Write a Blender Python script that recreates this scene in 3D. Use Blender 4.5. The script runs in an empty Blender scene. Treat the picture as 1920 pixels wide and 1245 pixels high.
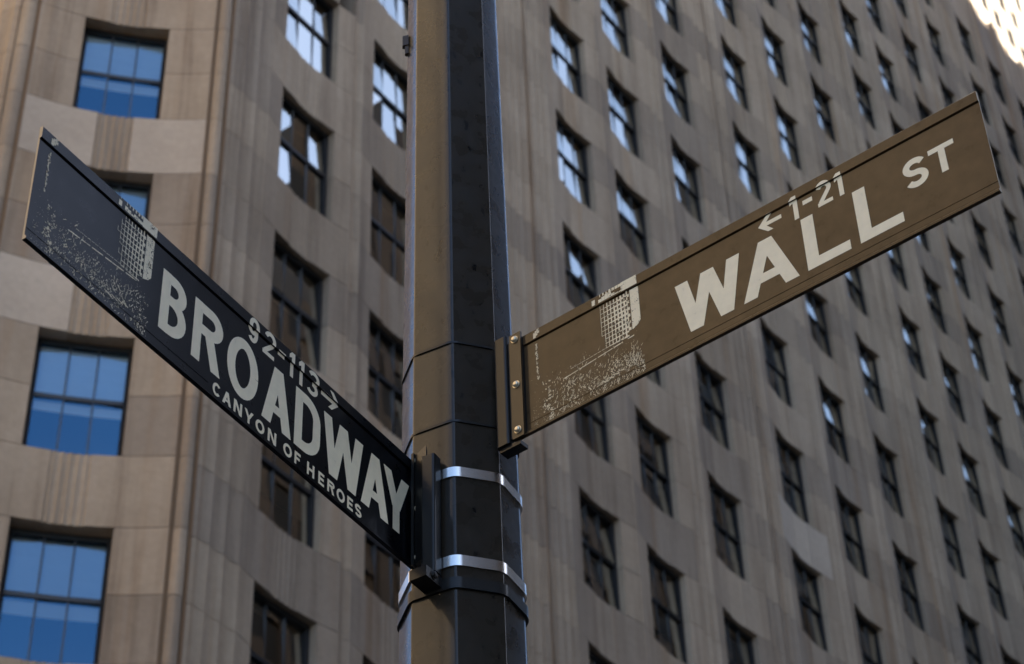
import bpy, math, random
from mathutils import Matrix, Vector
random.seed(11)
sc = bpy.context.scene
R = math.radians

# ------------------------------------------------------------------ camera
TH, RO = 0.7181416, -0.0382822
cam_d = bpy.data.cameras.new('camera')
cam = bpy.data.objects.new('camera', cam_d)
sc.collection.objects.link(cam)
fw = Vector((0, math.cos(TH), math.sin(TH)))
rt0, up0 = Vector((1, 0, 0)), Vector((0, -math.sin(TH), math.cos(TH)))
rt = rt0 * math.cos(RO) + up0 * math.sin(RO)
up = up0 * math.cos(RO) - rt0 * math.sin(RO)
CAMZ = 1.6
cam.matrix_world = Matrix(((rt.x, up.x, -fw.x, 0), (rt.y, up.y, -fw.y, 0), (rt.z, up.z, -fw.z, CAMZ), (0, 0, 0, 1)))
cam_d.sensor_width = 36
cam_d.lens = 4095.2276 / 1920 * 36
cam_d.clip_start, cam_d.clip_end = 0.1, 2000
cam_d.dof.use_dof = True
cam_d.dof.focus_distance = 3.82
cam_d.dof.aperture_fstop = 9.5
sc.camera = cam

# ------------------------------------------------------------------ light
SUN_AZ, SUN_EL = R(112), R(30)
world = bpy.data.worlds.new('World'); sc.world = world; world.use_nodes = True
wn = world.node_tree.nodes
sky = wn.new('ShaderNodeTexSky'); sky.sky_type = 'NISHITA'; sky.sun_disc = False
sky.sun_elevation, sky.sun_rotation = SUN_EL, SUN_AZ
sky.air_density, sky.dust_density, sky.ozone_density = 1.0, 1.9, 3.0
world.node_tree.links.new(sky.outputs[0], wn['Background'].inputs[0])
wn['Background'].inputs[1].default_value = 0.10
sun_d = bpy.data.lights.new('sun', 'SUN'); sun_d.energy = 5.0; sun_d.angle = R(0.5); sun_d.color = (1, 0.93, 0.82)
sun = bpy.data.objects.new('sun', sun_d); sc.collection.objects.link(sun)
sdir = Vector((math.sin(SUN_AZ) * math.cos(SUN_EL), math.cos(SUN_AZ) * math.cos(SUN_EL), math.sin(SUN_EL)))
sun.rotation_euler = sdir.to_track_quat('Z', 'Y').to_euler()
sun.location = sdir * 200
vs = sc.view_settings
vs.view_transform = 'Standard'; vs.look = 'None'; vs.gamma = 1; vs.use_curve_mapping = False
vs.exposure = 2.15
sc.cycles.use_denoising = True
sc.cycles.max_bounces = 8
sc.cycles.transparent_max_bounces = 12

# ------------------------------------------------------------------ helpers
COL = sc.collection
def tag(o, label=None, cat=None, group=None, kind=None):
    if label: o['label'] = label
    if cat: o['category'] = cat
    if group: o['group'] = group
    if kind: o['kind'] = kind
    return o
def empty(name, loc=(0, 0, 0), rz=0.0):
    o = bpy.data.objects.new(name, None); COL.objects.link(o)
    o.location = loc; o.rotation_euler = (0, 0, rz); o.empty_display_size = 0.2
    return o
def link(name, me, mat=None, parent=None, loc=(0, 0, 0), rz=0.0):
    o = bpy.data.objects.new(name, me); COL.objects.link(o)
    if mat and not me.materials: me.materials.append(mat)
    o.location = loc; o.rotation_euler = (0, 0, rz)
    if parent: o.parent = parent
    return o
class MB:
    def __init__(s): s.v, s.f, s.m = [], [], []
    def add(s, vs, fs, mi=0):
        k = len(s.v); s.v += [tuple(p) for p in vs]
        for f in fs: s.f.append(tuple(i + k for i in f)); s.m.append(mi)
    def box(s, x0, x1, y0, y1, z0, z1, mi=0):
        s.add([(x0, y0, z0), (x1, y0, z0), (x1, y1, z0), (x0, y1, z0), (x0, y0, z1), (x1, y0, z1), (x1, y1, z1), (x0, y1, z1)],
              [(0, 3, 2, 1), (4, 5, 6, 7), (0, 1, 5, 4), (1, 2, 6, 5), (2, 3, 7, 6), (3, 0, 4, 7)], mi)
    def prism(s, pts, z0, z1, mi=0):      # pts counter-clockwise in plan
        n = len(pts)
        s.add([(x, y, z0) for x, y in pts] + [(x, y, z1) for x, y in pts],
              [tuple(range(n - 1, -1, -1)), tuple(range(n, 2 * n))] + [(i, (i + 1) % n, n + (i + 1) % n, n + i) for i in range(n)], mi)
    def strip(s, front, back, z0, z1, mi=0):   # two polylines of equal length: a bent slab
        n = len(front)
        V = [(x, y, z) for z in (z0, z1) for L in (front, back) for x, y in L]
        F = []
        for i in range(n - 1):
            F += [(i, i + 1, 2 * n + i + 1, 2 * n + i), (n + i + 1, n + i, 3 * n + i, 3 * n + i + 1),
                  (i + 1, i, n + i, n + i + 1), (2 * n + i, 2 * n + i + 1, 3 * n + i + 1, 3 * n + i)]
        F += [(0, 2 * n, 3 * n, n), (n - 1, 2 * n - 1, 4 * n - 1, 3 * n - 1)]
        s.add(V, F, mi)
    def mesh(s, name, mats=()):
        me = bpy.data.meshes.new(name); me.from_pydata(s.v, [], s.f)
        for m in mats: me.materials.append(m)
        if mats: me.polygons.foreach_set('material_index', s.m)
        me.update(); return me

# ------------------------------------------------------------------ materials
def mat(name, col, rough=0.6, metal=0.0, spec=0.5, coat=0.0, coat_r=0.1):
    m = bpy.data.materials.new(name); m.use_nodes = True
    b = m.node_tree.nodes['Principled BSDF']
    b.inputs['Base Color'].default_value = (*col, 1); b.inputs['Roughness'].default_value = rough
    b.inputs['Metallic'].default_value = metal; b.inputs['Specular IOR Level'].default_value = spec
    b.inputs['Coat Weight'].default_value = coat; b.inputs['Coat Roughness'].default_value = coat_r
    return m
def N(m, t, **kw):
    n = m.node_tree.nodes.new(t)
    for k, v in kw.items():
        if k in n.inputs: n.inputs[k].default_value = v
        else: setattr(n, k, v)
    return n
def L(m, a, b): m.node_tree.links.new(a, b)
def bsdf(m): return m.node_tree.nodes['Principled BSDF']
def ramp(m, fac, stops):
    r = N(m, 'ShaderNodeValToRGB'); e = r.color_ramp.elements
    while len(e) < len(stops): e.new(0.5)
    for x, (p, c) in zip(e, stops): x.position = p; x.color = (*c, 1) if len(c) == 3 else c
    L(m, fac, r.inputs[0]); return r
def mul(m, a, b, fac=1.0, mode='MULTIPLY'):
    x = N(m, 'ShaderNodeMix', data_type='RGBA', blend_type=mode); x.inputs[0].default_value = fac
    L(m, a, x.inputs[6]); L(m, b, x.inputs[7]); return x.outputs[2]
def bump(m, h, strength, dist):
    b = N(m, 'ShaderNodeBump'); b.inputs['Strength'].default_value = strength; b.inputs['Distance'].default_value = dist
    L(m, h, b.inputs['Height']); L(m, b.outputs[0], bsdf(m).inputs['Normal']); return b

def stone_mat(name, c, streak=True, var=0.22):
    m = mat(name, c, 0.85, spec=0.25)
    geo = N(m, 'ShaderNodeNewGeometry')
    def noise(scale, sx, sz, det=4, rough=0.6):
        mp = N(m, 'ShaderNodeMapping'); mp.inputs['Scale'].default_value = (sx, sx, sz)
        L(m, geo.outputs['Position'], mp.inputs[0])
        n = N(m, 'ShaderNodeTexNoise'); n.inputs['Scale'].default_value = scale; n.inputs['Detail'].default_value = det
        n.inputs['Roughness'].default_value = rough; L(m, mp.outputs[0], n.inputs['Vector']); return n.outputs['Fac']
    oi = N(m, 'ShaderNodeObjectInfo')
    base = N(m, 'ShaderNodeRGB'); base.outputs[0].default_value = (*c, 1)
    tone = ramp(m, oi.outputs['Random'], [(0, (1 - var, 1 - var, 1 - var * .9)), (0.5, (1, .985, .96)), (1, (1 + var * .5, 1 + var * .45, 1 + var * .4))])
    col = mul(m, base.outputs[0], tone.outputs[0])
    blot = ramp(m, noise(0.35, 1, 1), [(0.3, (.84, .82, .8)), (0.7, (1.06, 1.06, 1.06))])
    col = mul(m, col, blot.outputs[0])
    if streak:
        st = ramp(m, noise(1.0, 3.2, 0.16, 5, .7), [(0.32, (.60, .56, .53)), (0.5, (.95, .94, .92)), (0.75, (1.05, 1.05, 1.06))])
        col = mul(m, col, st.outputs[0], 0.8)
        rs = ramp(m, noise(1.0, 1.7, 0.05, 3, .6), [(0.55, (1, 1, 1)), (0.72, (.86, .70, .54))])
        col = mul(m, col, rs.outputs[0], 0.8)
    gr = ramp(m, noise(9, 1, 1, 3), [(0.3, (.93, .93, .93)), (0.7, (1.05, 1.05, 1.05))])
    col = mul(m, col, gr.outputs[0])
    L(m, col, bsdf(m).inputs['Base Color'])
    bump(m, noise(6, 1, 1, 5), 0.35, 0.03)
    return m
M = {}
M['stone'] = stone_mat('limestone', (0.385, 0.31, 0.232))
M['pale'] = stone_mat('pale_limestone', (0.48, 0.405, 0.325), streak=False, var=0.08)
M['tower'] = stone_mat('tower_limestone', (0.44, 0.39, 0.32))
M['rust'] = mat('rust_stained_joint', (0.21, 0.125, 0.065), 0.9)
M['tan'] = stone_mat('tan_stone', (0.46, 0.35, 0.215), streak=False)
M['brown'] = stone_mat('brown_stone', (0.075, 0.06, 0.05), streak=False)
M['jamb'] = mat('grey_painted_steel', (0.026, 0.026, 0.028), 0.7, spec=0.06)
M['black'] = mat('black_sash_paint', (0.012, 0.012, 0.013), 0.45)
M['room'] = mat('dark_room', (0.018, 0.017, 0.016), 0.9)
M['muntin'] = mat('muntin_paint', (0.035, 0.04, 0.045), 0.5)
def blind_mat(name, c):
    m = mat(name, c, 0.8)
    oi = N(m, 'ShaderNodeObjectInfo')
    r = ramp(m, oi.outputs['Random'], [(0, tuple(x * .6 for x in c)), (1, c)])
    L(m, r.outputs[0], bsdf(m).inputs['Base Color']); return m
M['blind'] = blind_mat('cream_blind', (0.80, 0.74, 0.60))
M['white_blind'] = blind_mat('white_blind', (0.93, 0.93, 0.91))
def glass_mat(name='window_glass', ior=8.0, tint=(1, 1, .93, 1)):
    m = bpy.data.materials.new(name); m.use_nodes = True
    nt = m.node_tree; nt.nodes.clear()
    o = nt.nodes.new('ShaderNodeOutputMaterial'); mix = nt.nodes.new('ShaderNodeMixShader')
    fr = nt.nodes.new('ShaderNodeFresnel'); fr.inputs[0].default_value = ior
    g = nt.nodes.new('ShaderNodeBsdfGlossy'); g.inputs['Roughness'].default_value = 0.0
    g.inputs['Color'].default_value = tint
    t = nt.nodes.new('ShaderNodeBsdfTransparent'); t.inputs[0].default_value = (.90, .95, .95, 1)
    nt.links.new(fr.outputs[0], mix.inputs[0]); nt.links.new(t.outputs[0], mix.inputs[1]); nt.links.new(g.outputs[0], mix.inputs[2])
    nt.links.new(mix.outputs[0], o.inputs[0]); return m
M['glass'] = glass_mat()
M['blue_glass'] = glass_mat('blue_coated_glass', 2.15, (.22, .58, 1, 1))
def pole_mat():
    m = mat('black_powder_coat', (0.006, 0.0065, 0.008), 0.32, spec=0.12, coat=0.45, coat_r=0.08)
    tc = N(m, 'ShaderNodeTexCoord')
    n = N(m, 'ShaderNodeTexNoise'); n.inputs['Scale'].default_value = 420; n.inputs['Detail'].default_value = 2
    L(m, tc.outputs['Object'], n.inputs['Vector'])
    b = bump(m, n.outputs['Fac'], 0.30, 0.0006)
    n2 = N(m, 'ShaderNodeTexNoise'); n2.inputs['Scale'].default_value = 22; n2.inputs['Detail'].default_value = 6
    L(m, tc.outputs['Object'], n2.inputs['Vector'])
    r = ramp(m, n2.outputs['Fac'], [(0.35, (.22,) * 3), (0.7, (.42,) * 3)])
    L(m, r.outputs[0], bsdf(m).inputs['Roughness'])
    # rubbed-off specks of paint
    n3 = N(m, 'ShaderNodeTexNoise'); n3.inputs['Scale'].default_value = 60; n3.inputs['Detail'].default_value = 5
    mp = N(m, 'ShaderNodeMapping'); mp.inputs['Scale'].default_value = (1, 1, .45); L(m, tc.outputs['Object'], mp.inputs[0])
    L(m, mp.outputs[0], n3.inputs['Vector'])
    c = ramp(m, n3.outputs['Fac'], [(0.30, (.002, .002, .002)), (0.36, (.022, .018, .0135)), (0.74, (.027, .022, .0165)), (0.80, (.07, .06, .045))])
    L(m, c.outputs[0], bsdf(m).inputs['Base Color'])
    return m
M['pole'] = pole_mat()
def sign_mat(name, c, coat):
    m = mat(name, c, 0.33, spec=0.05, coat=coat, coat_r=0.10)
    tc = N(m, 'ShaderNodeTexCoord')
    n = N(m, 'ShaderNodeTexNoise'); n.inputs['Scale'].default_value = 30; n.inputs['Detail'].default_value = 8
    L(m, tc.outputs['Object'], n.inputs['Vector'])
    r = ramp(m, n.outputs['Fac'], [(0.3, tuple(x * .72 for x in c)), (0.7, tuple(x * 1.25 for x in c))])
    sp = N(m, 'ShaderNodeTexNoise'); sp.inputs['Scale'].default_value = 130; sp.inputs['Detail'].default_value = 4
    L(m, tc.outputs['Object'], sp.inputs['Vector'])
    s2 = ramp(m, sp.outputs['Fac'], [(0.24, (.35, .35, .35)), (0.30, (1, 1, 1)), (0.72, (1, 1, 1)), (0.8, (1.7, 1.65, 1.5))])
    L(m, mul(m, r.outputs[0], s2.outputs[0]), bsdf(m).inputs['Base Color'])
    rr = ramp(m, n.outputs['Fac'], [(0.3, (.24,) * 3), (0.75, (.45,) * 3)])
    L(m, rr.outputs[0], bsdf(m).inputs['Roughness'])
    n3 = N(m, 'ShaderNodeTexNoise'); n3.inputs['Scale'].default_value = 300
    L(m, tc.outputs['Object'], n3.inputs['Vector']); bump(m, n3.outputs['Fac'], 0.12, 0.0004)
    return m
M['sign_reflection_brown'] = sign_mat('reflection_brown_enamel', (0.066, 0.039, 0.0185), 0.35)  # brown is the sunlit tan reflection painted into black gloss enamel
M['sign_black'] = sign_mat('black_enamel', (0.0025, 0.0028, 0.0040), 0.24)
def letter_mat(name, c):
    m = mat(name, c, 0.5)
    tc = N(m, 'ShaderNodeTexCoord')
    n = N(m, 'ShaderNodeTexNoise'); n.inputs['Scale'].default_value = 45; n.inputs['Detail'].default_value = 7
    L(m, tc.outputs['Object'], n.inputs['Vector'])
    r = ramp(m, n.outputs['Fac'], [(0.22, tuple(x * .45 for x in c)), (0.34, tuple(x * .9 for x in c)), (0.7, c)])
    L(m, r.outputs[0], bsdf(m).inputs['Base Color']); return m
M['letter'] = letter_mat('cream_reflective_film', (0.88, 0.78, 0.57))
def print_mat(name, c, p0, p1):
    m = mat(name, c, 0.5)
    nt = m.node_tree; tc = N(m, 'ShaderNodeTexCoord')
    a = N(m, 'ShaderNodeTexNoise'); a.inputs['Scale'].default_value = 420; a.inputs['Detail'].default_value = 4
    b = N(m, 'ShaderNodeTexNoise'); b.inputs['Scale'].default_value = 60; b.inputs['Detail'].default_value = 5
    L(m, tc.outputs['Object'], a.inputs['Vector']); L(m, tc.outputs['Object'], b.inputs['Vector'])
    ad = N(m, 'ShaderNodeMath', operation='ADD'); L(m, a.outputs['Fac'], ad.inputs[0]); L(m, b.outputs['Fac'], ad.inputs[1])
    r = ramp(m, ad.outputs[0], [(0.0, (0, 0, 0)), (1.0, (1, 1, 1))]); r.color_ramp.elements[0].position = p0; r.color_ramp.elements[1].position = p1
    t = N(m, 'ShaderNodeBsdfTransparent'); mx = N(m, 'ShaderNodeMixShader')
    L(m, r.outputs[0], mx.inputs[0]); L(m, t.outputs[0], mx.inputs[1]); L(m, bsdf(m).outputs[0], mx.inputs[2])
    L(m, mx.outputs[0], nt.nodes['Material Output'].inputs[0]); return m
M['print'] = print_mat('worn_print', (0.78, 0.69, 0.50), .76, .92)
M['faint_print'] = print_mat('faint_worn_print', (0.66, 0.57, 0.40), .80, .95)
M['edge'] = mat('bare_aluminium_edge', (0.36, 0.30, 0.22), 0.5, metal=0.4)
M['bracket'] = mat('black_bracket_paint', (0.009, 0.0085, 0.008), 0.45, spec=0.2, coat=0.25, coat_r=0.15)
M['strap'] = mat('brown_strap_paint', (0.050, 0.030, 0.014), 0.4, spec=0.2, coat=0.25, coat_r=0.15)
M['steel'] = mat('stainless_steel', (0.80, 0.77, 0.72), 0.24, metal=1.0)
M['bolt'] = mat('zinc_bolt', (0.62, 0.55, 0.42), 0.35, metal=0.7)
M['asphalt'] = mat('asphalt', (0.06, 0.06, 0.06), 0.9)
_n = N(M['asphalt'], 'ShaderNodeTexNoise'); _n.inputs['Scale'].default_value = 4
_r = ramp(M['asphalt'], _n.outputs['Fac'], [(0.3, (.045,) * 3), (0.7, (.075,) * 3)]); L(M['asphalt'], _r.outputs[0], bsdf(M['asphalt']).inputs['Base Color'])

# ------------------------------------------------------------------ ground
g = MB(); g.add([(-900, -900, 0), (900, -900, 0), (900, 900, 0), (-900, 900, 0)], [(0, 1, 2, 3)])
tag(link('street', g.mesh('street'), M['asphalt']), kind='structure')

# ------------------------------------------------------------------ the fluted office building
S = 3.6                                    # storey height
AL, BE = 0.6013196, 1.3197078
WINGAZ = 2 * BE - AL
O_W = Vector((0, 9.0154432 * S, 0)); CORNER = Vector((-1.3198252 * S, 7.0917122 * S, 0))
def axes(az):
    return Vector((math.sin(az), math.cos(az), 0)), Vector((math.cos(az), -math.sin(az), 0))
tW, nW = axes(AL); tC, nC = axes(BE); tL, nL = axes(WINGAZ)
CORNER2 = CORNER + tC * (-1.02 * S)
def zl(r): return CAMZ + (11.178897 - r) * S
PAR = -8.88
RC = 5.2
HW, OPEN = 0.73, 2.30
def sag(x): return (x * x - HW * HW) / (2 * RC)
DEP = 0.55

bld = empty('office_building', (CORNER.x, CORNER.y, 0))
tag(bld, 'tall limestone office building with fluted walls and rows of recessed sash windows', 'building')
BP = Vector((CORNER.x, CORNER.y, 0))
class Face:
    def __init__(s, o, az):
        s.o = o; s.t, s.n = axes(az); s.rz = math.atan2(s.t.y, s.t.x)
    def at(s, um, z):
        p = s.o + s.t * um; return (p.x - BP.x, p.y - BP.y, z)
FW, FC, FL = Face(O_W, AL), Face(CORNER, BE), Face(CORNER2, WINGAZ)
# local cell frame: x along the wall, y inwards, z up

def scallops(x0, x1, n0, k, depth=0.075, seg=4):
    pts = []; w = (x1 - x0) / k
    for i in range(k):
        for j in range(seg + 1):
            if i and j == 0: continue
            q = j / seg
            pts.append((x0 + (i + q) * w, n0 - depth * 4 * q * (1 - q)))
    return pts
def gap_profile(pitch, w1, w2, groove):
    """front line from the right jamb of one window to the left jamb of the next; x from window centre; returns flute1, pier, flute2"""
    f1 = [(HW + (w1 - HW) * i / 5, sag(HW + (w1 - HW) * i / 5)) for i in range(6)]
    f2 = [(pitch - w2 + (w2 - HW) * i / 5, sag(w2 - (w2 - HW) * i / 5)) for i in range(6)]
    a, b, n = w1, pitch - w2, sag(w1); P = b - a
    if P < 0.2: pier = [(a, n), ((a + b) / 2, n + 0.015), (b, n)]
    elif groove:
        c = (a + b) / 2; k = max(1, round((P - .2) / 2 / .30))
        pier = scallops(a, c - .10, n, k) + [(c - .055, n + .01), (c - .04, n - .07), (c + .04, n - .07), (c + .055, n + .01)] + scallops(c + .10, b, n, k)
    else: pier = scallops(a, b, n, max(1, round(P / .30)))
    return f1, pier, f2
def slab(front, z0, z1, name):
    m = MB(); fr = [(x, -n) for x, n in front]; bk = [(x, DEP) for x, n in front]
    m.strip(fr, bk, z0, z1); return m.mesh(name, [M['stone']])
J = 0.006
ZS = OPEN          # spandrel starts below the opening
def stones(pitch, w1, w2, groove):
    f1, pier, f2 = gap_profile(pitch, w1, w2, groove)
    whole = f1 + pier[1:-1] + f2
    c1 = 1.16
    return (slab(whole, -c1 + J, -J, 'jamb_stone'), slab(whole, -OPEN + J, -c1 - J, 'jamb_stone'), slab(pier, -S + J, -OPEN - J, 'pier_stone'))
def groove_mesh(pitch, w1, w2):
    c = (w1 + pitch - w2) / 2; n = sag(w1)
    m = MB(); m.box(c - .036, c + .036, -(n - .062), -(n - .02), -S, 0); return m.mesh('joint_strip', [M['rust']])
def spandrel_mesh(w, material):
    xs = [-w + (w - .30) * i / 8 for i in range(9)]
    front = [(x, sag(x)) for x in xs]
    k = 5; pw = .60 / k
    for i in range(k):
        x0 = -.30 + i * pw
        front += [(x0 + .02, sag(x0) - .03), (x0 + pw * .5, sag(x0) - .008), (x0 + pw - .02, sag(x0 + pw) - .03)]
    front += [(-x, sag(x)) for x in reversed(xs)]
    m = MB(); m.strip([(x, -n) for x, n in front], [(x, DEP) for x, n in front], -S + J, -OPEN - J)
    return m.mesh('spandrel', [material])

RWIN = 14.0
def wsag(x): return (x * x - HW * HW) / (2 * RWIN)
def arcline(x0, x1, off, k=6):
    return [(x0 + (x1 - x0) * i / k, -(wsag(x0 + (x1 - x0) * i / k) - off)) for i in range(k + 1)]
def wbar(m, x0, x1, z0, z1, o0, o1, k=8):
    m.strip(arcline(x0, x1, o0, k), arcline(x0, x1, o1, k), z0, z1)
def ring_frame(xo, xi, zt, zti, zbi, zb, o0, o1, k=8):
    """closed window frame following the curve of the wall: grey jambs, black head and sill rail"""
    m = MB(); V = []
    def line(xw, z, o): return [(x, y, z) for x, y in arcline(-xw, xw, o, k)]
    for o in (o0, o1): V += line(xo, zt, o) + line(xi, zti, o) + line(xi, zbi, o) + line(xo, zb, o)
    n = k + 1; F, mi = [], []
    def ix(side, l, i): return side * 4 * n + l * n + i
    for i in range(k):
        for s_ in (0, 1):
            for a, b in ((0, 1), (2, 3)):
                f = (ix(s_, b, i), ix(s_, b, i + 1), ix(s_, a, i + 1), ix(s_, a, i)); F.append(f if s_ == 0 else f[::-1]); mi.append(1)
        for l in range(4):
            f = (ix(0, l, i), ix(0, l, i + 1), ix(1, l, i + 1), ix(1, l, i)); F.append(f if l in (0, 2) else f[::-1]); mi.append(1)
    for s_ in (0, 1):
        for a in (0, k):
            q = (ix(s_, 0, a), ix(s_, 3, a), ix(s_, 2, a), ix(s_, 1, a))
            F.append(q if (a == 0) == (s_ == 0) else q[::-1]); mi.append(0)
    for a in (0, k):
        q = (ix(0, 1, a), ix(0, 2, a), ix(1, 2, a), ix(1, 1, a)); F.append(q if a == 0 else q[::-1]); mi.append(0)
        q = (ix(0, 0, a), ix(0, 3, a), ix(1, 3, a), ix(1, 0, a)); F.append(q[::-1] if a == 0 else q); mi.append(0)
    m.v, m.f, m.m = V, F, mi
    return m.mesh('window', [M['jamb'], M['black']])
PX = [(-.664, -.234), (-.206, .206), (.234, .664)]
PZ = [(-1.06, -.085), (-OPEN + .07, -1.135)]
def pane_quad(m, x0, x1, z0, z1, tilt, rec):
    xm = (x0 + x1) / 2; zm = (z0 + z1) / 2
    a, b = tilt; o = rec + .030
    m.add([(x, -(wsag(xm) - o) + a * (x - xm) + b * (z - zm), z) for x, z in ((x0, z0), (x1, z0), (x1, z1), (x0, z1))], [(0, 1, 2, 3)])
def tl(lean): return (random.gauss(0, .010), random.gauss(lean, .012 + lean * .3))
class WinSet:
    def __init__(s, rec, glass, nv, lean=0.0):
        s.frame = ring_frame(HW - .004, HW - .065, -.004, -.085, -OPEN + .07, -OPEN + .004, rec - .01, rec + .10)
        m = MB(); wbar(m, -HW + .067, HW - .067, -1.135, -1.06, rec, rec + .10); s.rail = m.mesh('meeting_rail', [M['black']])
        s.munt = []
        for x in (-.220, .220):
            m = MB(); wbar(m, x - .014, x + .014, -OPEN + .072, -.087, rec + .018, rec + .045, 1); s.munt.append(m.mesh('muntin', [M['muntin']]))
        s.panes, s.glaz = [], []
        for v in range(nv):
            q = []; g_ = MB()
            for z0, z1 in PZ:
                for x0, x1 in PX:
                    m = MB(); t_ = tl(lean); pane_quad(m, x0, x1, z0, z1, t_, rec); pane_quad(g_, x0, x1, z0, z1, t_, rec)
                    q.append(m.mesh('pane', [glass]))
            s.panes.append(q); s.glaz.append(g_.mesh('glazing', [glass]))
        s.rec = rec
    def blind(s, d, mt):
        m = MB(); k = 6; n = 8; V = []
        for i in range(n + 1):
            V += [(x, y + .006 * math.sin(i * 1.7 + x * 3), -.05 - d * i / n) for x, y in arcline(-.664, .664, s.rec + .115, k)]
        m.add(V, [(i * (k + 1) + j, (i + 1) * (k + 1) + j, (i + 1) * (k + 1) + j + 1, i * (k + 1) + j + 1) for i in range(n) for j in range(k)])
        return m.mesh('blind', [mt])
WS = WinSet(.155, M['glass'], 12, .045)
WC = WinSet(.27, M['blue_glass'], 6)
BL = [WS.blind(d, M['blind']) for d in (.45, .8, 1.15, 1.6, 2.1)]
def add_window(face, um, r, detailed, blind=None, ws=WS):
    w = link('window', ws.frame, None, bld, face.at(um, zl(r)), face.rz)
    link('meeting_rail', ws.rail, None, w)
    for me in ws.munt: link('muntin', me, None, w)
    if detailed:
        for me in random.choice(ws.panes): link('pane', me, None, w)
    else: link('glazing', random.choice(ws.glaz), None, w)['kind'] = 'stuff'
    if blind is None and random.random() < .6: blind = random.choice(BL)
    if blind: link('blind', blind, None, w)

WIN = 1.15
cols = {1: -1.74, 2: -1.03, 3: -.33, 4: .785, 5: 1.46, 6: 2.27, 7: 3.285, 8: 4.11, 9: 4.94, 10: 5.95, 11: 6.68, 12: 7.51, 13: 8.36, 14: 9.45, 15: 10.25, 16: 11.05, 17: 12.1}
GROOVES = {3, 6, 9, 13, 16}
rows = {1: (2, 7), 2: (1, 6), 3: (0, 6), 4: (-1, 5), 5: (-2, 5), 6: (-3, 5), 7: (-3, 4), 8: (-4, 4), 9: (-5, 3), 10: (-6, 3), 11: (-7, 2), 12: (-8, 2), 13: (-8, 1), 14: (-8, 0), 15: (-8, -1), 16: (-8, -4), 17: (-8, -6)}
SP = spandrel_mesh(WIN, M['stone']); SP_PALE = spandrel_mesh(WIN, M['pale'])
PALE = {(7, 2)}
filler = MB()
def fill_box(face, u0, u1, z0, z1, off=0.0):
    a = face.o + face.t * u0 - BP; b = face.o + face.t * u1 - BP; i = -face.n * DEP; f = face.n * off
    filler.prism([(a + f).to_tuple()[:2], (b + f).to_tuple()[:2], (b + i).to_tuple()[:2], (a + i).to_tuple()[:2]], z0, z1)
keys = sorted(cols)
for c in keys:
    um = cols[c] * S
    r0, r1 = rows[c]
    for r in range(r0, r1 + 1):
        add_window(FW, um, r, c <= 6)
        link('spandrel', SP_PALE if (c, r) in PALE else SP, None, bld, FW.at(um, zl(r)), FW.rz)
    zt, zb = zl(r0), zl(r1 + 1)
    if r0 > -8: fill_box(FW, um - HW, um + HW, zt + .004, zl(PAR))
    fill_box(FW, um - HW, um + HW, 0, zb - .004)
for c in keys[:-1]:
    pitch = (cols[c + 1] - cols[c]) * S; um = cols[c] * S
    gr = c in GROOVES
    w = min(WIN, pitch / 2 - .02)
    a, b, p_ = stones(pitch, w, w, gr)
    r0 = min(rows[c][0], rows[c + 1][0]); r1 = max(rows[c][1], rows[c + 1][1])
    gm = groove_mesh(pitch, w, w) if gr else None
    for r in range(r0, r1 + 1):
        p = FW.at(um, zl(r))
        link('jamb_stone', a, None, bld, p, FW.rz); link('jamb_stone', b, None, bld, p, FW.rz); link('pier_stone', p_, None, bld, p, FW.rz)
        if gm: link('joint_strip', gm, None, bld, p, FW.rz)
    if r0 > -8: fill_box(FW, um + HW + .003, um + pitch - HW - .003, zl(r0) + .004, zl(PAR))
    fill_box(FW, um + HW + .003, um + pitch - HW - .003, 0, zl(r1 + 1) - .004)
# parapet: one coping stone over every column and pier of the finished top
for c in keys:
    if rows[c][0] != -8: continue
    um = cols[c] * S; z0, z1 = zl(-8) + J, zl(PAR)
    fr = [(-WIN + 2 * WIN * i / 12, sag(-WIN + 2 * WIN * i / 12)) for i in range(13)]
    m = MB(); m.strip([(x, -n) for x, n in fr], [(x, DEP) for x, n in fr], 0, z1 - z0)
    link('parapet_stone', m.mesh('parapet_stone', [M['stone']]), None, bld, FW.at(um, z0), FW.rz)
    if c + 1 in cols:
        pitch = (cols[c + 1] - cols[c]) * S; w = min(WIN, pitch / 2 - .02)
        pr = gap_profile(pitch, w, w, False)[1]
        m = MB(); m.strip([(x, -n) for x, n in pr], [(x, DEP) for x, n in pr], 0, z1 - z0 + .55)
        link('pier_cap', m.mesh('pier_cap', [M['stone']]), None, bld, FW.at(um, z0), FW.rz)
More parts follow.
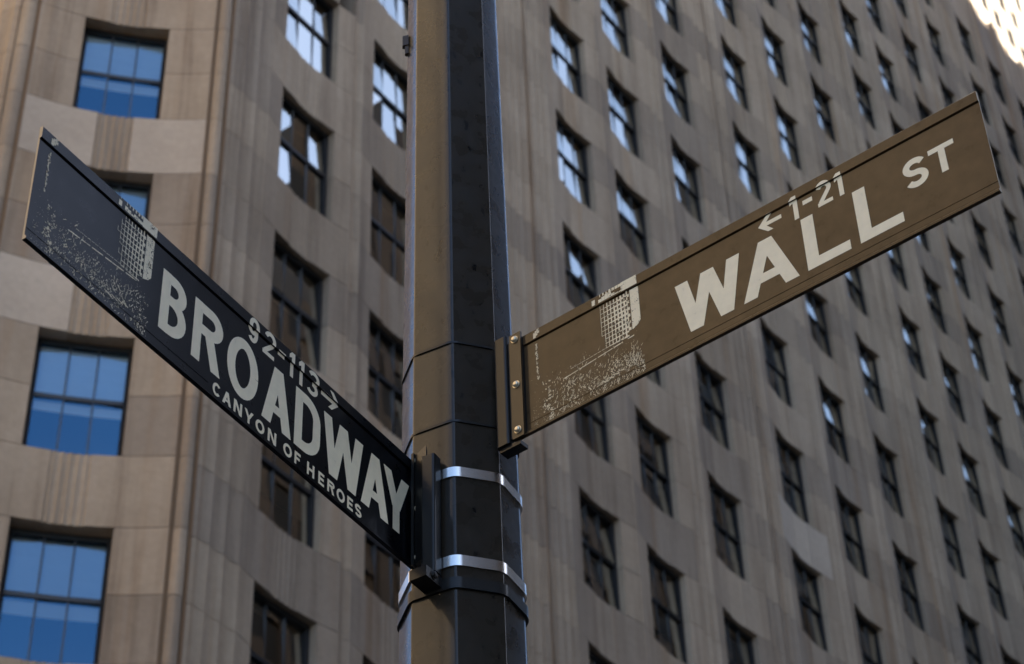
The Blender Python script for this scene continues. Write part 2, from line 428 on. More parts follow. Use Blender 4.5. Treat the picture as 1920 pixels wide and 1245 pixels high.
# end pier beside the corner (wall side)
A_U = -2.332955 * S
def corner_stones(face, um, x_edge, w, sgn, r0, r1, strip0=None, pull=0.3):
    """from the window jamb (sgn side) out to the corner at local x = x_edge"""
    f1 = [(sgn * (HW + (w - HW) * i / 5), sag(HW + (w - HW) * i / 5)) for i in range(6)]
    n = sag(w); xe = x_edge
    if strip0 is None:
        k = max(1, round(abs(xe - sgn * w) / .30)); lo, hi = sorted((sgn * w, xe))
        pr = scallops(lo, hi, n, k, .04)
        if sgn < 0: pr.reverse()
        pr[-1] = (xe, 0.0); pier = pr
    else:
        pier = [(sgn * w, n), (strip0 - sgn * .05, n), (strip0 - sgn * .035, n - .09), (strip0 + sgn * .02, n - .09), (strip0 + sgn * .035, n - .02)]
        a, b = pier[-1][0], xe - sgn * .05
        pier += [(a + (b - a) * q, n - .02 + .05 * math.sin(math.pi * q)) for q in (.25, .5, .75, 1)] + [(xe - sgn * .035, -.02), (xe, -.03)]
    whole = f1 + pier[1:]
    for prof, z0, z1, nm in ((whole, -1.16 + J, -J, 'jamb_stone'), (whole, -OPEN + J, -1.16 - J, 'jamb_stone'), (pier, -S + J, -OPEN - J, 'pier_stone')):
        pf = prof if sgn > 0 else list(reversed(prof))
        lim = xe - sgn * pull
        back = [((min(x, lim) if sgn > 0 else max(x, lim)), DEP) for x, n_ in pf]
        m = MB(); m.strip([(x, -n_) for x, n_ in pf], back, z0, z1); me = m.mesh(nm, [M['stone']])
        for r in range(r0, r1 + 1): link(nm, me, None, bld, face.at(um, zl(r)), face.rz)
corner_stones(FW, cols[1] * S, A_U - cols[1] * S, WIN, -1, 0, 7)
# chamfered corner face
CU = -.505 * S; CWL = 1.50
SPC = spandrel_mesh(CWL, M['stone'])
def pale_pair(cond):
    a = spandrel_mesh(CWL, M['pale'])
    a.materials.append(M['stone'])
    for p in a.polygons:
        if cond(p.center.x): p.material_index = 1
    return a
SPC_P = pale_pair(lambda x: abs(x) < .31); SPC_H = pale_pair(lambda x: x > -.31)
CR = (1, 8)
for r in range(CR[0], CR[1] + 1):
    add_window(FC, CU, r, True, WC.blind({3: 1.30, 4: 1.4, 5: 1.27, 6: 1.33}.get(r, 1.3), M['white_blind']), WC)
    link('spandrel', SPC_P if r == 3 else SPC_H if r == 4 else SPC, None, bld, FC.at(CU, zl(r)), FC.rz)
corner_stones(FC, CU, -CU, CWL, 1, CR[0], CR[1], strip0=-.078 * S - CU)
corner_stones(FC, CU, -1.02 * S - CU, CWL, -1, CR[0], CR[1], strip0=-.932 * S - CU)
# rust stained joint strips in the two corner grooves
for x in (-.078 * S - CU - .005, -.932 * S - CU + .005):
    m = MB(); m.box(x - .03, x + .03, -(sag(CWL) - .085), -(sag(CWL) - .05), -S, 0); me = m.mesh('joint_strip', [M['rust']])
    for r in range(CR[0], CR[1] + 1): link('joint_strip', me, None, bld, FC.at(CU, zl(r)), FC.rz)
for f, a, b in ((FC, -1.02 * S + .3, -.3), (FW, A_U + .3, cols[1] * S - HW - .003)):
    fill_box(f, a, b, 0, zl(9) - .004 if f is FC else zl(8) - .004)
    fill_box(f, a, b, zl(1) + .004 if f is FC else zl(0) + .004, zl(PAR))
m = MB(); m.box(-.028, .028, -.008, .10, -S, 0); me = m.mesh('joint_strip', [M['rust']])
for r in range(CR[0], CR[1] + 1): link('joint_strip', me, None, bld, FC.at(0, zl(r)), (FC.rz + FW.rz) / 2)
# left wing beyond the corner
LW = -1.35 * S * .42
for r in range(0, 9):
    add_window(FL, -.60 * S, r, False)
    link('spandrel', SP, None, bld, FL.at(-.60 * S, zl(r)), FL.rz)
corner_stones(FL, -.60 * S, .60 * S, WIN, 1, 0, 8)
fill_box(FL, -11, -.60 * S - HW - .003, 0, zl(PAR)); fill_box(FL, -.60 * S - HW, -.3, 0, zl(9) - .004); fill_box(FL, -.60 * S - HW, -.3, zl(0) + .004, zl(PAR))
fo = link('outer_stonework', filler.mesh('outer_stonework', [M['stone']]), None, bld); fo['kind'] = 'stuff'
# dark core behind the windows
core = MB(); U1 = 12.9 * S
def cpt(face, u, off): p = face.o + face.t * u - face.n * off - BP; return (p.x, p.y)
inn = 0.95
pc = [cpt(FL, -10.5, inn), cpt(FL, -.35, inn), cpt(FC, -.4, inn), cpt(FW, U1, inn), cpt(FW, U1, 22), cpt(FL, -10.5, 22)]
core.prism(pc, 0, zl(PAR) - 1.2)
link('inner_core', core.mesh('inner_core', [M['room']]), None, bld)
endw = MB(); endw.prism([cpt(FW, U1, -.0), cpt(FW, U1 + .5, 0), cpt(FW, U1 + .5, 22), cpt(FW, U1, 22)], 0, zl(PAR)); link('end_wall', endw.mesh('end_wall', [M['stone']]), None, bld)

# ------------------------------------------------------------------ sunlit tower above the parapet
tw = empty('tower', ((O_W + tW * 75 - nW * 8).x, (O_W + tW * 75 - nW * 8).y, 0))
tag(tw, 'sunlit pale stone tower with narrow window slits rising behind the parapet', 'tower')
rzW = math.atan2(tW.y, tW.x)
PT, PR_ = 1.95, 3.5
NX, Z0T, NZ = 60, 66.0, 18
m = MB(); m.box(-.455, .455, -.19, .5, 0, PR_ - 1.75 - .004); sp_t = m.mesh('slit_spandrel', [M['tower']])
m = MB(); m.prism([(-.0, -.22), (.5, -.30), (1.05 - .02, -.22), (1.05 - .02, .5), (0, .5)], 0, NZ * PR_); pil = m.mesh('pilaster', [M['tower']])
m = MB(); m.box(-.45, .45, .06, .10, 0, 1.75); gl = m.mesh('window_slit', [M['jamb']])
m = MB(); m.box(-.45, .45, .03, .058, .85, .92); gr_ = m.mesh('slit_rail', [M['black']])
for i in range(NX):
    x = (i - NX / 2) * PT
    o = link('pilaster', pil, None, tw, (0, 0, 0), rzW)
    q = tW * (x + .46); o.location = (q.x, q.y, Z0T)
    for k in range(NZ):
        q = tW * x; z = Z0T + k * PR_
        if 4 <= i <= 30 and 5 <= k:
            s_ = link('slit_spandrel', sp_t, None, tw, (q.x, q.y, z), rzW)
            w_ = link('window_slit', gl, None, tw, (q.x, q.y, z + PR_ - 1.75), rzW); link('slit_rail', gr_, None, w_)
m = MB()
ctr = tW * 0
a, b = -NX / 2 * PT - 2, NX / 2 * PT + 2
m.box(a, b, .52, 16, 0, Z0T + NZ * PR_)
link('tower_core', m.mesh('tower_core', [M['tower']]), None, tw, (0, 0, 0), rzW)

# ------------------------------------------------------------------ blocks round the crossing (out of view, seen in the glass and the paint; one added to block sun)
def block(name, label, base, az, length, depth, h, mt, group=None, fl=3.9, bay=3.2, wins=True):
    """street front starts at base and runs along az; it faces the side of its normal"""
    t, n = axes(az); o = empty(name, base); tag(o, label, 'building')
    rz = math.atan2(t.y, t.x)
    w = MB(); w.box(0, length, 0, depth, 0, h)
    link('wall', w.mesh('wall', [mt]), None, o, (0, 0, 0), rz)
    pr = MB(); wi = MB()
    nb = int(length // bay); nf = int((h - 3) // fl)
    for i in range(nb + 1):
        pr.box(i * bay - .45, i * bay + .45, -.35, -.003, 0, h + .4)
    for k in range(nf):
        pr.box(0, length, -.2, -.006, 4 + k * fl - 1.3, 4 + k * fl)
        for i in range(nb if wins or k < 2 else 0):
            wi.box(i * bay + .65, (i + 1) * bay - .65, -.08, -.004, 4 + k * fl + .1, 4 + k * fl + fl - 1.5)
    a = link('piers', pr.mesh('piers', [mt]), None, o, (0, 0, 0), rz); a['kind'] = 'stuff'
    b = link('windows', wi.mesh('windows', [M['jamb']]), None, o, (0, 0, 0), rz); b['kind'] = 'stuff'
    return o
def wpt(u, off): return (O_W + tW * u + nW * off)
def rev(az): return az + math.pi
# opposite side of the street: fronts face the fluted wall, so they run along the reversed direction
for u0, u1, h, lab in ((12.6, 49.5, 96, 'brown office block with a flat roof facing the chamfered corner'), (50, 77.5, 111, 'second and taller brown office block facing the fluted wall'),
                       (78, 92.5, 124, 'slim brown office block between two taller ones facing the fluted wall'), (93, 109.5, 139, 'tall brown office block near the far end of the street'),
                       (110, 210, 150, 'very tall brown office block closing the far end of the street')):
    p = wpt(u1, 38); block('offscreen_office_block', lab, (p.x, p.y, 0), rev(AL), u1 - u0, 10, h, M['brown'])
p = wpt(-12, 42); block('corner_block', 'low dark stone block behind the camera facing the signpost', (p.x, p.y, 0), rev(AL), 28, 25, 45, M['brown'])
p = wpt(34, 100); block('offscreen_office_block', 'unseen sun-blocking tower added behind the gap between the low block and the flat-roofed block', (p.x, p.y, 0), rev(AL), 46, 20, 116, M['brown'])  # tower added out of view to keep sun off the chamfered corner
def polar(az, d): return (PCX + math.sin(R(az)) * d, PCY + math.cos(R(az)) * d, 0)
PCX, PCY = -.1, 3.1
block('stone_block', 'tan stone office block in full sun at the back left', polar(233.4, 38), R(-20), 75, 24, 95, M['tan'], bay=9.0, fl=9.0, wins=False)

# ------------------------------------------------------------------ signpost
PC = Vector((-.1025, 3.13, 0))
VA = [R(-94 + 45 * k) for k in range(8)]
def rad(z): return .1109 - .0073 * (z - CAMZ - 2.0)
def oct_ring(Rr, rb=.008, seg=6):
    V = [Vector((Rr * math.sin(a), -Rr * math.cos(a))) for a in VA]
    out = []
    for i, v in enumerate(V):
        p, n = V[i - 1], V[(i + 1) % 8]
        d1, d2 = (p - v).normalized(), (n - v).normalized()
        ln = (max(rb, .040) if i == 4 else rb) * math.tan(R(22.5))
        s, e = v + d1 * ln, v + d2 * ln
        for j in range(seg + 1):
            q = j / seg; out.append((s * (1 - q) ** 2 + v * 2 * q * (1 - q) + e * q * q))
    return out
def ring_loft(levels, name, mt, smooth=True, cap=True, rb=.008):
    """levels: list of (z, circumradius)"""
    vs_, fs = [], []; n = 0
    for z, r_ in levels:
        rg = oct_ring(r_, rb); n = len(rg); vs_ += [(p.x, p.y, z) for p in rg]
    for k in range(len(levels) - 1):
        for i in range(n):
            j = (i + 1) % n; fs.append((k * n + i, k * n + j, (k + 1) * n + j, (k + 1) * n + i))
    if cap: fs += [tuple(range(n - 1, -1, -1)), tuple(range((len(levels) - 1) * n, len(levels) * n))]
    me = bpy.data.meshes.new(name); me.from_pydata(vs_, [], fs); me.materials.append(mt)
    me.polygons.foreach_set('use_smooth', [len(p.vertices) == 4 for p in me.polygons]); me.update()
    return me
pole = empty('signpost', (PC.x, PC.y, 0)); tag(pole, 'tapered eight-sided black steel pole carrying both street name signs', 'pole')
link('shaft', ring_loft([(z, rad(z)) for z in [0.45 + i * .3 for i in range(29)]], 'shaft', M['pole']), None, pole)
link('base', ring_loft([(0, .19), (.05, .19), (.08, .165), (.38, .155), (.46, .125)], 'base', M['pole']), None, pole)
m = MB()
m.prism([(-.109, -.005), (-.096, -.008), (-.096, .008), (-.110, .005)], CAMZ + 3.560, CAMZ + 3.590); m.prism([(-.104, -.004), (-.096, -.006), (-.096, .006), (-.104, .004)], CAMZ + 3.535, CAMZ + 3.562)
link('strap_stub', m.mesh('strap_stub', [M['strap']]), None, pole)
def ring(name, zrel, h, off, mt, label, cat, group=None, thick=.0015):
    z = CAMZ + zrel; r_ = rad(z) + off
    me = ring_loft([(z - h / 2, r_ - .004), (z - h / 2, r_ + thick), (z + h / 2, r_ + thick), (z + h / 2, r_ - .004)], name, mt, cap=False, rb=.035)
    for p_ in me.polygons: p_.use_smooth = abs(p_.normal.z) < .3
    e_ = me.attributes.new('sharp_edge', 'BOOLEAN', 'EDGE')
    for ed in me.edges: e_.data[ed.index].value = abs(me.vertices[ed.vertices[0]].co.z - me.vertices[ed.vertices[1]].co.z) < 1e-6
    o = link(name, me, None, None, (PC.x, PC.y, 0)); tag(o, label, cat, group); return o
ring('steel_band', 2.3228, .0205, .0025, M['steel'], 'upper bright stainless steel band strapping the black sign bracket to the pole', 'band', 'steel bands round the pole')
ring('steel_band', 2.1340, .0215, .0025, M['steel'], 'lower bright stainless steel band round the pole, just above the dark clamp', 'band', 'steel bands round the pole')
ring('clamp_ring', 2.0880, .0220, .004, M['bracket'], 'dark clamp ring round the pole below the lower steel band', 'clamp')
ring('black_band', 2.6240, .0050, .0015, M['bracket'], 'thin black strap round the pole at the top of the WALL ST sign bracket', 'strap')
ring('black_band', 2.4380, .0050, .0015, M['bracket'], 'thin black strap round the pole at the foot of the WALL ST sign bracket', 'strap')

# ------------------------------------------------------------------ lettering
def poly(*p): return list(p)
def para(xb, xt, hw, y0, y1): return [(xb - hw / 2, y0), (xb + hw / 2, y0), (xt + hw / 2, y1), (xt - hw / 2, y1)]
def rect(x0, x1, y0, y1): return [(x0, y0), (x1, y0), (x1, y1), (x0, y1)]
def arc(cx, cy, rx, ry, a0, a1, n=14):
    return [(cx + rx * math.cos(R(a0 + (a1 - a0) * i / n)), cy + ry * math.sin(R(a0 + (a1 - a0) * i / n))) for i in range(n + 1)]
SID = [0]
def stroke(line, th):
    out = []; SID[0] += 1; sid = SID[0]
    Ls, Rs = [], []
    for i, p in enumerate(line):
        a = line[max(i - 1, 0)]; b = line[min(i + 1, len(line) - 1)]
        dx, dy = b[0] - a[0], b[1] - a[1]; l = math.hypot(dx, dy) or 1
        nx, ny = -dy / l * th / 2, dx / l * th / 2
        Ls.append((p[0] + nx, p[1] + ny)); Rs.append((p[0] - nx, p[1] - ny))
    for i in range(len(line) - 1): out.append(('q', sid, [Rs[i], Rs[i + 1], Ls[i + 1], Ls[i]]))
    return out
def glyph(ch, w, h, t):
    P = []
    a = t / 2
    if ch == 'W':
        d = t * 1.12
        for xb, xt in ((w * .27, d / 2), (w * .27, w * .5), (w * .73, w * .5), (w * .73, w - d / 2)): P.append(para(xb, xt, d, 0, h))
    elif ch == 'A':
        d = t * 1.15
        P += [para(d / 2, w * .5, d, 0, h), para(w - d / 2, w * .5, d, 0, h), rect(w * .24, w * .76, h * .22, h * .22 + t * .82)]
    elif ch == 'L': P += [rect(0, t, 0, h), rect(t * .5, w, 0, t * .88)]
    elif ch == 'T': P += [rect(w / 2 - a, w / 2 + a, 0, h), rect(0, w, h - t * .9, h)]
    elif ch == 'Y':
        d = t * 1.15
        P += [rect(w / 2 - a, w / 2 + a, 0, h * .46), para(w / 2, d / 2, d, h * .40, h), para(w / 2, w - d / 2, d, h * .40, h)]
    elif ch == 'N':
        d = t * 1.2
        P += [rect(0, t, 0, h), rect(w - t, w, 0, h), para(w - d / 2, d / 2, d, 0, h)]
    elif ch == 'H': P += [rect(0, t, 0, h), rect(w - t, w, 0, h), rect(0, w, h / 2 - a, h / 2 + a)]
    elif ch == 'E': P += [rect(0, t, 0, h), rect(0, w, 0, t), rect(0, w, h - t, h), rect(0, w * .92, h / 2 - a, h / 2 + a)]
    elif ch == 'F': P += [rect(0, t, 0, h), rect(0, w, h - t, h), rect(0, w * .88, h * .5 - a, h * .5 + a)]
    elif ch == 'O': P += stroke(arc(w / 2, h / 2, w / 2 - a, h / 2 - a, 0, 360, 36), t)
    elif ch == 'C': P += stroke(arc(w / 2, h / 2, w / 2 - a, h / 2 - a, 40, 320, 26), t)
    elif ch == 'D':
        r_ = min(w * .62, h / 2) - a
        ln = [(0, h - a), (w - a - r_, h - a)] + arc(w - a - r_, h - a - r_, r_, r_, 90, 0, 10)[1:] + arc(w - a - r_, a + r_, r_, r_, 0, -90, 10) + [(0, a)]
        P += [rect(0, t, 0, h)] + stroke(ln, t)
    elif ch in 'BR':
        r1 = (h * .52 - t) / 2 if ch == 'R' else (h * .5 - t * .9) / 2
        yt = h - a; yb = yt - 2 * r1; rx = min(r1, w * .5); xw = w - a - (t * .15 if ch == 'B' else 0)
        ln = [(0, yt), (xw - rx, yt)] + arc(xw - rx, yt - r1, rx, r1, 90, -90, 14)[1:] + [(0, yb)]
        P += [rect(0, t, 0, h)] + stroke(ln, t * .95)
        if ch == 'B':
            r2 = (yb - a) / 2; rx2 = min(r2, w * .5); xw = w - a
            P += stroke([(0, yb), (xw - rx2, yb)] + arc(xw - rx2, yb - r2, rx2, r2, 90, -90, 14)[1:] + [(0, a)], t * .95)
        else: P.append(para(w - t * .62, w * .5, t * 1.1, 0, yb + a * .6))
    elif ch == 'S':
        r1 = (h - t) / 4; rx = w / 2 - a
        ln = arc(w / 2, h - a - r1, rx, r1, 25, 270, 18) + arc(w / 2, a + r1, rx, r1, 90, -155, 18)[1:]
        P += stroke(ln, t)
    elif ch == '1': P += [rect(w - t, w, 0, h), [(0, h * .70), (w - t * .5, h * .82), (w - t * .2, h), (w - t, h), (0, h * .86)]]
    elif ch == '2':
        r_ = w / 2 - a
        ln = arc(w / 2, h - a - r_ * 1.02, r_, r_ * 1.02, 165, -35, 16) + [(a * 1.2, t * .8)]
        P += stroke(ln, t) + [rect(0, w, 0, t * .95)]
    elif ch == '3':
        r1 = (h * .5 - a) / 2
        P += stroke(arc(w / 2, h - a - r1, w / 2 - a, r1, 155, -90, 16), t) + stroke(arc(w / 2, a + r1, w / 2 - a, r1, 90, -155, 16), t)
    elif ch == '9':
        r1 = w / 2 - a; r1y = h * .25
        P += stroke(arc(w / 2, h - a - r1y, r1, r1y, 0, 360, 26), t) + [rect(w - t, w, h * .42, h - a - r1y)] + stroke(arc(w / 2, h * .42, r1, h * .42 - a, 0, -140, 14), t)
    elif ch == '-': P += [rect(0, w, h * .45, h * .45 + t * 1.1)]
    elif ch in '<>':
        s = 1 if ch == '<' else -1; X = (lambda x: x) if s == 1 else (lambda x: w - x)
        m_ = h * .5; k = h * .36
        for q in ([(0, m_), (t * 1.3, m_ - a), (w, m_ - a), (w, m_ + a), (t * 1.3, m_ + a)], [(0, m_), (k, m_ + k), (k + t * 1.2, m_ + k), (t * 1.5, m_)], [(0, m_), (t * 1.5, m_), (k + t * 1.2, m_ - k), (k, m_ - k)]):
            q = [(X(x), y) for x, y in q]; P.append(q if s == 1 else q[::-1])
    return P
def area(p): return sum(p[i][0] * p[(i + 1) % len(p)][1] - p[(i + 1) % len(p)][0] * p[i][1] for i in range(len(p)))
STEP = .2056
def letter(parent, ch, s0, s1, t0, t1, th, yo=0.0, name='letter'):
    m = MB(); k = 0
    last = None
    for q in glyph(ch, s1 - s0, t1 - t0, th):
        if q[0] == 'q':
            pts = q[2]
            if q[1] != last: k += 1; last = q[1]
        else: pts = q; k += 1
        if area(pts) < 0: pts = pts[::-1]
        lift = yo + .0004 + k * 2.5e-5
        if yo:
            zc = STEP - t0
            for keep, lf in ((lambda v: v <= zc, lift - yo), (lambda v: v >= zc, lift)):
                out = []
                for i_ in range(len(pts)):
                    a_, b_ = pts[i_], pts[(i_ + 1) % len(pts)]
                    if keep(a_[1]): out.append(a_)
                    if (a_[1] - zc) * (b_[1] - zc) < 0:
                        q_ = (zc - a_[1]) / (b_[1] - a_[1]); out.append((a_[0] + (b_[0] - a_[0]) * q_, zc))
                if len(out) > 2: m.add([(x, -lf, y) for x, y in out], [tuple(range(len(out)))])
        else: m.add([(x, -lift, y) for x, y in pts], [tuple(range(len(pts)))])
    o = link(name, m.mesh('letter', [M['letter']]), None, parent, (s0, 0, t0)); return o

def picture(parent, s_r, seed, col, grid=1.0, crowd=1.0):
    rnd = random.Random(seed); m = MB()
    def q(pts):
        nonlocal m
        lift = .0004 + rnd.random() * .0002
        if area(pts) < 0: pts = pts[::-1]
        m.add([(x, -lift, y) for x, y in pts], [tuple(range(len(pts)))])
    def qf(pts):                                         # on the raised top flange
        nonlocal m
        lift = .0034 + rnd.random() * .0002
        m.add([(x, -lift, y) for x, y in pts], [tuple(range(len(pts)))])
    def bit(x, y, w, h, ang=0.0):
        c, s = math.cos(ang), math.sin(ang)
        q([(x + c * a - s * b, y + s * a + c * b) for a, b in ((-w, -h), (w, -h), (w, h), (-w, h))])
    W = s_r
    # blank side wall of the printed skyscraper, dark window dots left open
    x0 = W - .022
    q([(x0 + .004, .112), (W - .006, .118), (W, .126), (W, .2035), (x0 + .004, .2035)])
    for j in range(6):
        y = .113 + j * .0155
        q(rect(x0 - .0045, x0 + .0015, y, y + .0065)); q(rect(x0 - .0045, x0 - .002, y, y + .0155)); q(rect(x0 + .0035, x0 + .0042, y, y + .015))
    qf(rect(x0 - .012, W, .2075, .2285))
    for i in range(11):                                   # window grid fading to the left
        x = x0 - .0075 - i * .0072; f = max(.0, 1 - i / 9.0) * grid
        for j in range(10):
            y = .100 + j * .0102 + (x - x0) * -.02
            if y > .195: continue
            g_ = min(1, f * (1.2 - .35 * abs(j - 6) / 5)) * rnd.uniform(.75, 1.1)
            if g_ < .18: continue
            q(rect(x - .0036, x - .0036 + .0040 * g_, y, y + .0102)); q(rect(x - .0036, x + .0036, y, y + .0046 * g_))
        if rnd.random() < f + .45:
            qf(rect(x - .004, x + .003, .209, .211 + rnd.random() * .012)); qf(rect(x - .004 * f, x + .004 * f, .221, .2275))
    for k in range(26):                                   # street line
        x = .085 + k * .0058; y = .083 + (x - .085) * .10
        if rnd.random() < .8: bit(x, y, .003 + rnd.random() * .002, .0006 + rnd.random() * .0006, .10)
    for k in range(15):
        x = .10 + k * .0085; bit(x, .097 + (x - .1) * .06, .0035, .0004, .08)
    def scribble(x, y, n, step, w, bias=0.0):
        a = rnd.uniform(0, 6.3)
        for k in range(n):
            a += rnd.gauss(0, .45); a += (bias - a) * .3
            nx, ny = x + math.cos(a) * step, y + math.sin(a) * step
            if not (.006 < ny < .2 and .004 < nx < W + .003): break
            if rnd.random() < .8: bit((x + nx) / 2, (y + ny) / 2, step * .62, w * rnd.uniform(.4, 1.3), a)
            x, y = nx, ny
    tower_m, m = m, MB()
    def clump(cx, cy, rx, ry, n, w0, w1, h0, h1):
        for k in range(n):
            x, y = rnd.gauss(cx, rx), rnd.gauss(cy, ry)
            if .006 < y < .198 and .006 < x < W + .002: bit(x, y, rnd.uniform(w0, w1) * .85, rnd.uniform(h0, h1) * .85, rnd.gauss(0, .5))
    for k in range(9):                                    # the figure at the left, a column of light patches
        clump(.046 + .006 * math.sin(k * 1.3), .008 + k * .0105, .0045, .004, int(16 * (1 - k / 14)), .0004, .0017, .0006, .0026)
    for k in range(10): clump(.024, .115 + k * .0085, .0011, .003, 6, .0006, .0014, .0012, .0026)          # flag pole
    for k in range(int(24 * crowd)):
        clump(rnd.uniform(.065, W), rnd.uniform(.012, .072), .008, .007, 16, .0003, .0011, .0003, .0021)
    for k in range(int(14 * crowd)): scribble(rnd.uniform(W - .13, W - .01), rnd.uniform(.02, .06), 7, .0036, .0006, rnd.choice((1.1, 1.3, .9)))
    for k in range(int(230 * crowd)):
        x, y = rnd.uniform(.055, W), abs(rnd.gauss(0, .05)) + .010
        if y < .112: bit(x, y, rnd.uniform(.0003, .0007), rnd.uniform(.0014, .0048), rnd.gauss(-.3, .45))
    for k in range(4): bit(W - .085 + k * .012, .030 + k * .002, .007, .0011, -.25)
    for k in range(int(900 * crowd)):
        x, y = rnd.uniform(.010, W * .97), abs(rnd.gauss(0, .045)) + .008
        if y < .118: bit(x, y, rnd.uniform(.0002, .0006), rnd.uniform(.0002, .0006), rnd.uniform(0, 3))
    for k in range(3): qf(rect(.02 + k * .004, .026 + k * .004, .2075 + k * .004, .220 + k * .003))
    link('printed_crowd', m.mesh('printed_crowd', [M['faint_print']]), None, parent)['kind'] = 'stuff'
    o = link('printed_building', tower_m.mesh('printed_building', [col]), None, parent); o['kind'] = 'stuff'; return o

def blade(parent, s0, s1, H, mt):
    """extruded aluminium blade: flat panel with a raised rail along the top and the bottom"""
    m = MB()
    prof = [(0, .004), (0, .0), (.0035, -.0), (.0035, .0)]
    prof = [(-.004, 0), (-.004, .004), (-.0012, .0075), (0, .009), (0, .2030), (.0014, .2046), (.0014, .2052), (-.0030, .2062), (-.0032, .2270), (-.0018, .2290), (.0035, .2290), (.0035, 0)]
    n = len(prof)
    V = [(s0, y, z) for y, z in prof] + [(s1, y, z) for y, z in prof]
    F = [(i, (i + 1) % n, n + (i + 1) % n, n + i)[::-1] for i in range(n)] + [tuple(range(n)), tuple(range(2 * n - 1, n - 1, -1))]
    m.add(V, F)
    me = m.mesh('blade', [mt, M['edge']])
    me.polygons[-1].material_index = 1; me.polygons[-2].material_index = 1
    return link('blade', me, None, parent)
def rib(parent, s0, s1, z, mt):
    m = MB(); m.strip([(s0, -.0007), (s1, -.0007)], [(s0, .0004), (s1, .0004)], z, z + .0022); return link('bead', m.mesh('bead', [mt]), None, parent)
def bolt(parent, x, y, z, r_=.0062, hgt=.006, mt=None):
    m = MB(); k = 12
    ringp = lambda rr, yy: [(rr * math.cos(6.2832 * i / k), yy, rr * math.sin(6.2832 * i / k)) for i in range(k)]
    V = ringp(r_ * 1.25, 0) + ringp(r_ * 1.25, -.0015) + ringp(r_, -.0016) + ringp(r_ * .92, -hgt * .7) + ringp(r_ * .55, -hgt)
    F = [(a * k + i, a * k + (i + 1) % k, (a + 1) * k + (i + 1) % k, (a + 1) * k + i) for a in range(4) for i in range(k)] + [tuple(range(4 * k, 5 * k))]
    m.add(V, F); return link('bolt', m.mesh('bolt', [mt or M['bolt']]), None, parent, (x, y, z))

# ---- WALL ST sign, its tan reflection painted brown
WP = Vector((.024, 2.998, CAMZ + 2.3805)); WAZ = R(126.99)
tS, nS = axes(WAZ); ws = empty('street_sign', WP, math.atan2(tS.y, tS.x))
tag(ws, 'WALL ST street sign, its tan reflection painted brown, with cream letters pointing right of the pole', 'street sign')
blade(ws, -.030, .933, .229, M['sign_reflection_brown']); rib(ws, 0.0, .9325, .0235, M['sign_reflection_brown'])
for ch, a, b in (('W', .326, .460), ('A', .457, .567), ('L', .584, .667), ('L', .685, .767)): letter(ws, ch, a, b, .040, .156, .0235)
letter(ws, 'S', .780, .824, .096, .160, .0125); letter(ws, 'T', .829, .876, .098, .158, .0120)
FLT = .0034
for ch, a, b in (('<', .503, .550), ('1', .568, .583), ('-', .593, .612), ('2', .621, .650), ('1', .657, .672)):
    letter(ws, ch, a, b, .162, .213, .0088, name='digit' if ch.isdigit() else ('arrow' if ch == '<' else 'dash'), yo=FLT - .0004)
picture(ws, .251, 3, M['print'])
def strap(parent, s0, s1, y, mt, H0, H1):
    m = MB(); m.box(s0, s1, y - .005, y, H0, H1); o = link('strap', m.mesh('strap', [mt]), None, parent); return o
st = strap(ws, -.0290, -.0040, -.006, M['strap'], -.004, .236)
for z in (.221, .115, .012): bolt(st, -.0165, -.011, z)
# channel bracket between blade and pole
def channel(parent, x0, x1, y0, y1, z0, z1, mt, name='bracket'):
    m = MB(); r_ = .006
    pts = []
    for cx, cy, a0 in ((x1 - r_, y1 - r_, 0), (x0 + r_, y1 - r_, 90), (x0 + r_, y0 + r_, 180), (x1 - r_, y0 + r_, 270)): pts += arc(cx, cy, r_, r_, a0, a0 + 90, 4)
    m.prism(pts, z0, z1); return link(name, m.mesh(name, [mt]), None, parent)
br = channel(ws, -.066, -.0365, -.012, .020, -.006, .242, M['bracket'])
m = MB(); m.box(-.040, -.004, -.0055, .0045, .004, .226); link('web', m.mesh('web', [M['bracket']]), None, br)
m = MB(); m.box(-.062, -.016, -.006, .016, -.015, -.0065); link('foot', m.mesh('foot', [M['bracket']]), None, br)
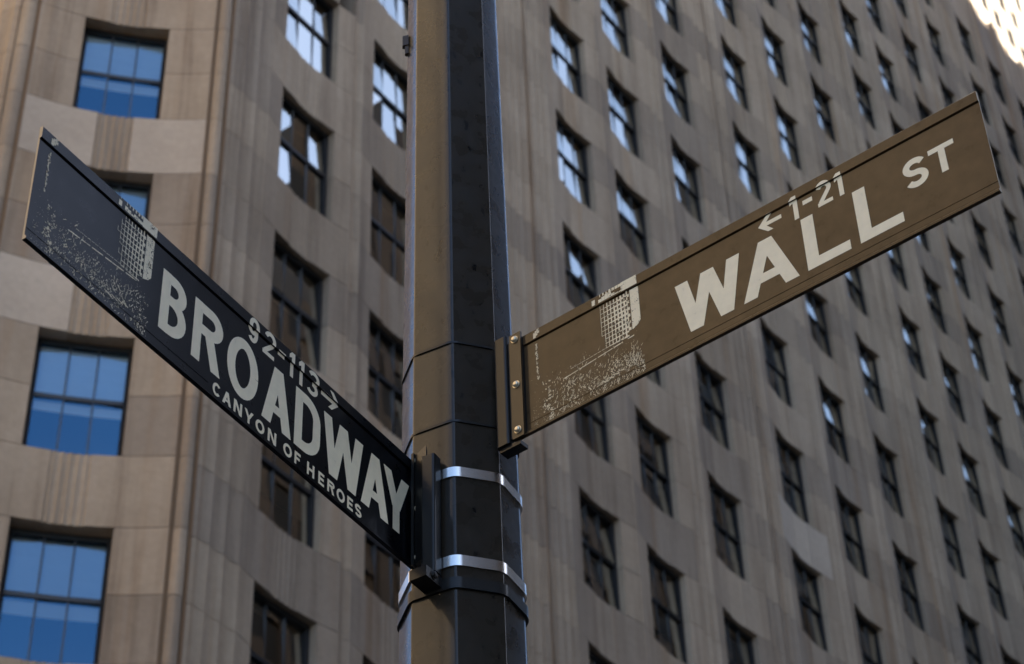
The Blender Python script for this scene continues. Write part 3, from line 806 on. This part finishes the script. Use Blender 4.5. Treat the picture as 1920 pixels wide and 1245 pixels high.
# ---- black sign
BPos = Vector((-.683, 2.215, CAMZ + 2.1450)); BAZ = R(30.66)
tS, nS = axes(BAZ); bs = empty('street_sign', BPos, math.atan2(tS.y, tS.x))
tag(bs, 'black BROADWAY street sign with scuffed blue-shining end pointing left of the pole', 'street sign')
blade(bs, 0.0, .985, .229, M['sign_black']); rib(bs, .0005, .415, .0235, M['sign_black'])
for ch, a, b in (('B', .291, .354), ('R', .370, .443), ('O', .456, .536), ('A', .549, .627), ('D', .635, .705), ('W', .713, .827), ('A', .823, .904), ('Y', .888, .966)):
    letter(bs, ch, a, b, .048, .168, .0205)
for ch, a, b in (('9', .502, .529), ('2', .542, .573), ('-', .582, .600), ('1', .610, .625), ('1', .636, .651), ('3', .662, .694), ('>', .703, .752)):
    letter(bs, ch, a, b, .177, .226, .0085, name='digit' if ch.isdigit() else ('arrow' if ch == '>' else 'dash'), yo=FLT - .0004)
for ch, a, b in (('C', .427, .447), ('A', .452, .474), ('N', .480, .501), ('Y', .507, .530), ('O', .536, .559), ('N', .568, .590), ('O', .609, .632), ('F', .639, .655), ('H', .673, .693), ('E', .704, .720), ('R', .729, .749), ('O', .755, .778), ('E', .785, .801), ('S', .807, .826)):
    letter(bs, ch, a, b, .011, .036, .0052)
picture(bs, .265, 5, M['print'], .62, .7)
st = strap(bs, .9640, .9850, -.006, M['bracket'], -.004, .236)
for z in (.222, .117, .014): bolt(st, .9745, -.011, z, mt=M['edge'])
# bar on the pole side of the black sign
bar = empty('bracket', (0, 0, 0)); bar.parent = bs
bpy.data.objects.remove(bar)
lb = bs.matrix_basis
bar_w = Vector((-.1505, 3.0215, CAMZ + 2.1450)) - BPos
bx = bar_w.x * tS.x + bar_w.y * tS.y; by = -(bar_w.x * nS.x + bar_w.y * nS.y)
m = MB(); pts = []
c_, s_ = math.cos(R(-57.2)), math.sin(R(-57.2))
for cx, cy, a0 in ((.009, .008, 0), (-.009, .008, 90), (-.009, -.008, 180), (.009, -.008, 270)): pts += arc(cx, cy, .005, .005, a0, a0 + 90, 4)
ang = math.atan2(-.446, .895)
# turn the bar so that its back lies on the pole face
world_ang = R(-26.5) - math.atan2(tS.y, tS.x)
pts = [(x * math.cos(world_ang) - y * math.sin(world_ang), x * math.sin(world_ang) + y * math.cos(world_ang)) for x, y in pts]
m.prism(pts, -.040, .208)
bb = link('bracket', m.mesh('bracket', [M['bracket']]), None, bs, (bx, by, 0))
m = MB(); m.prism([(.968, -.012), (.986, -.012), (bx + .004, by + .010), (bx - .012, by + .002)], -.002, .232)
link('web', m.mesh('web', [M['bracket']]), None, bs)
m = MB()
m.box(-.034, .014, -.012, .022, -.062, -.041)
ft = link('foot', m.mesh('foot', [M['bracket']]), None, bb)
bolt(ft, -.012, -.012, -.051, .007, .006, M['bracket']); 
for dz in (-.046, -.070): bolt(bb, .022, -.004, dz, .0042, .005, M['bolt'])
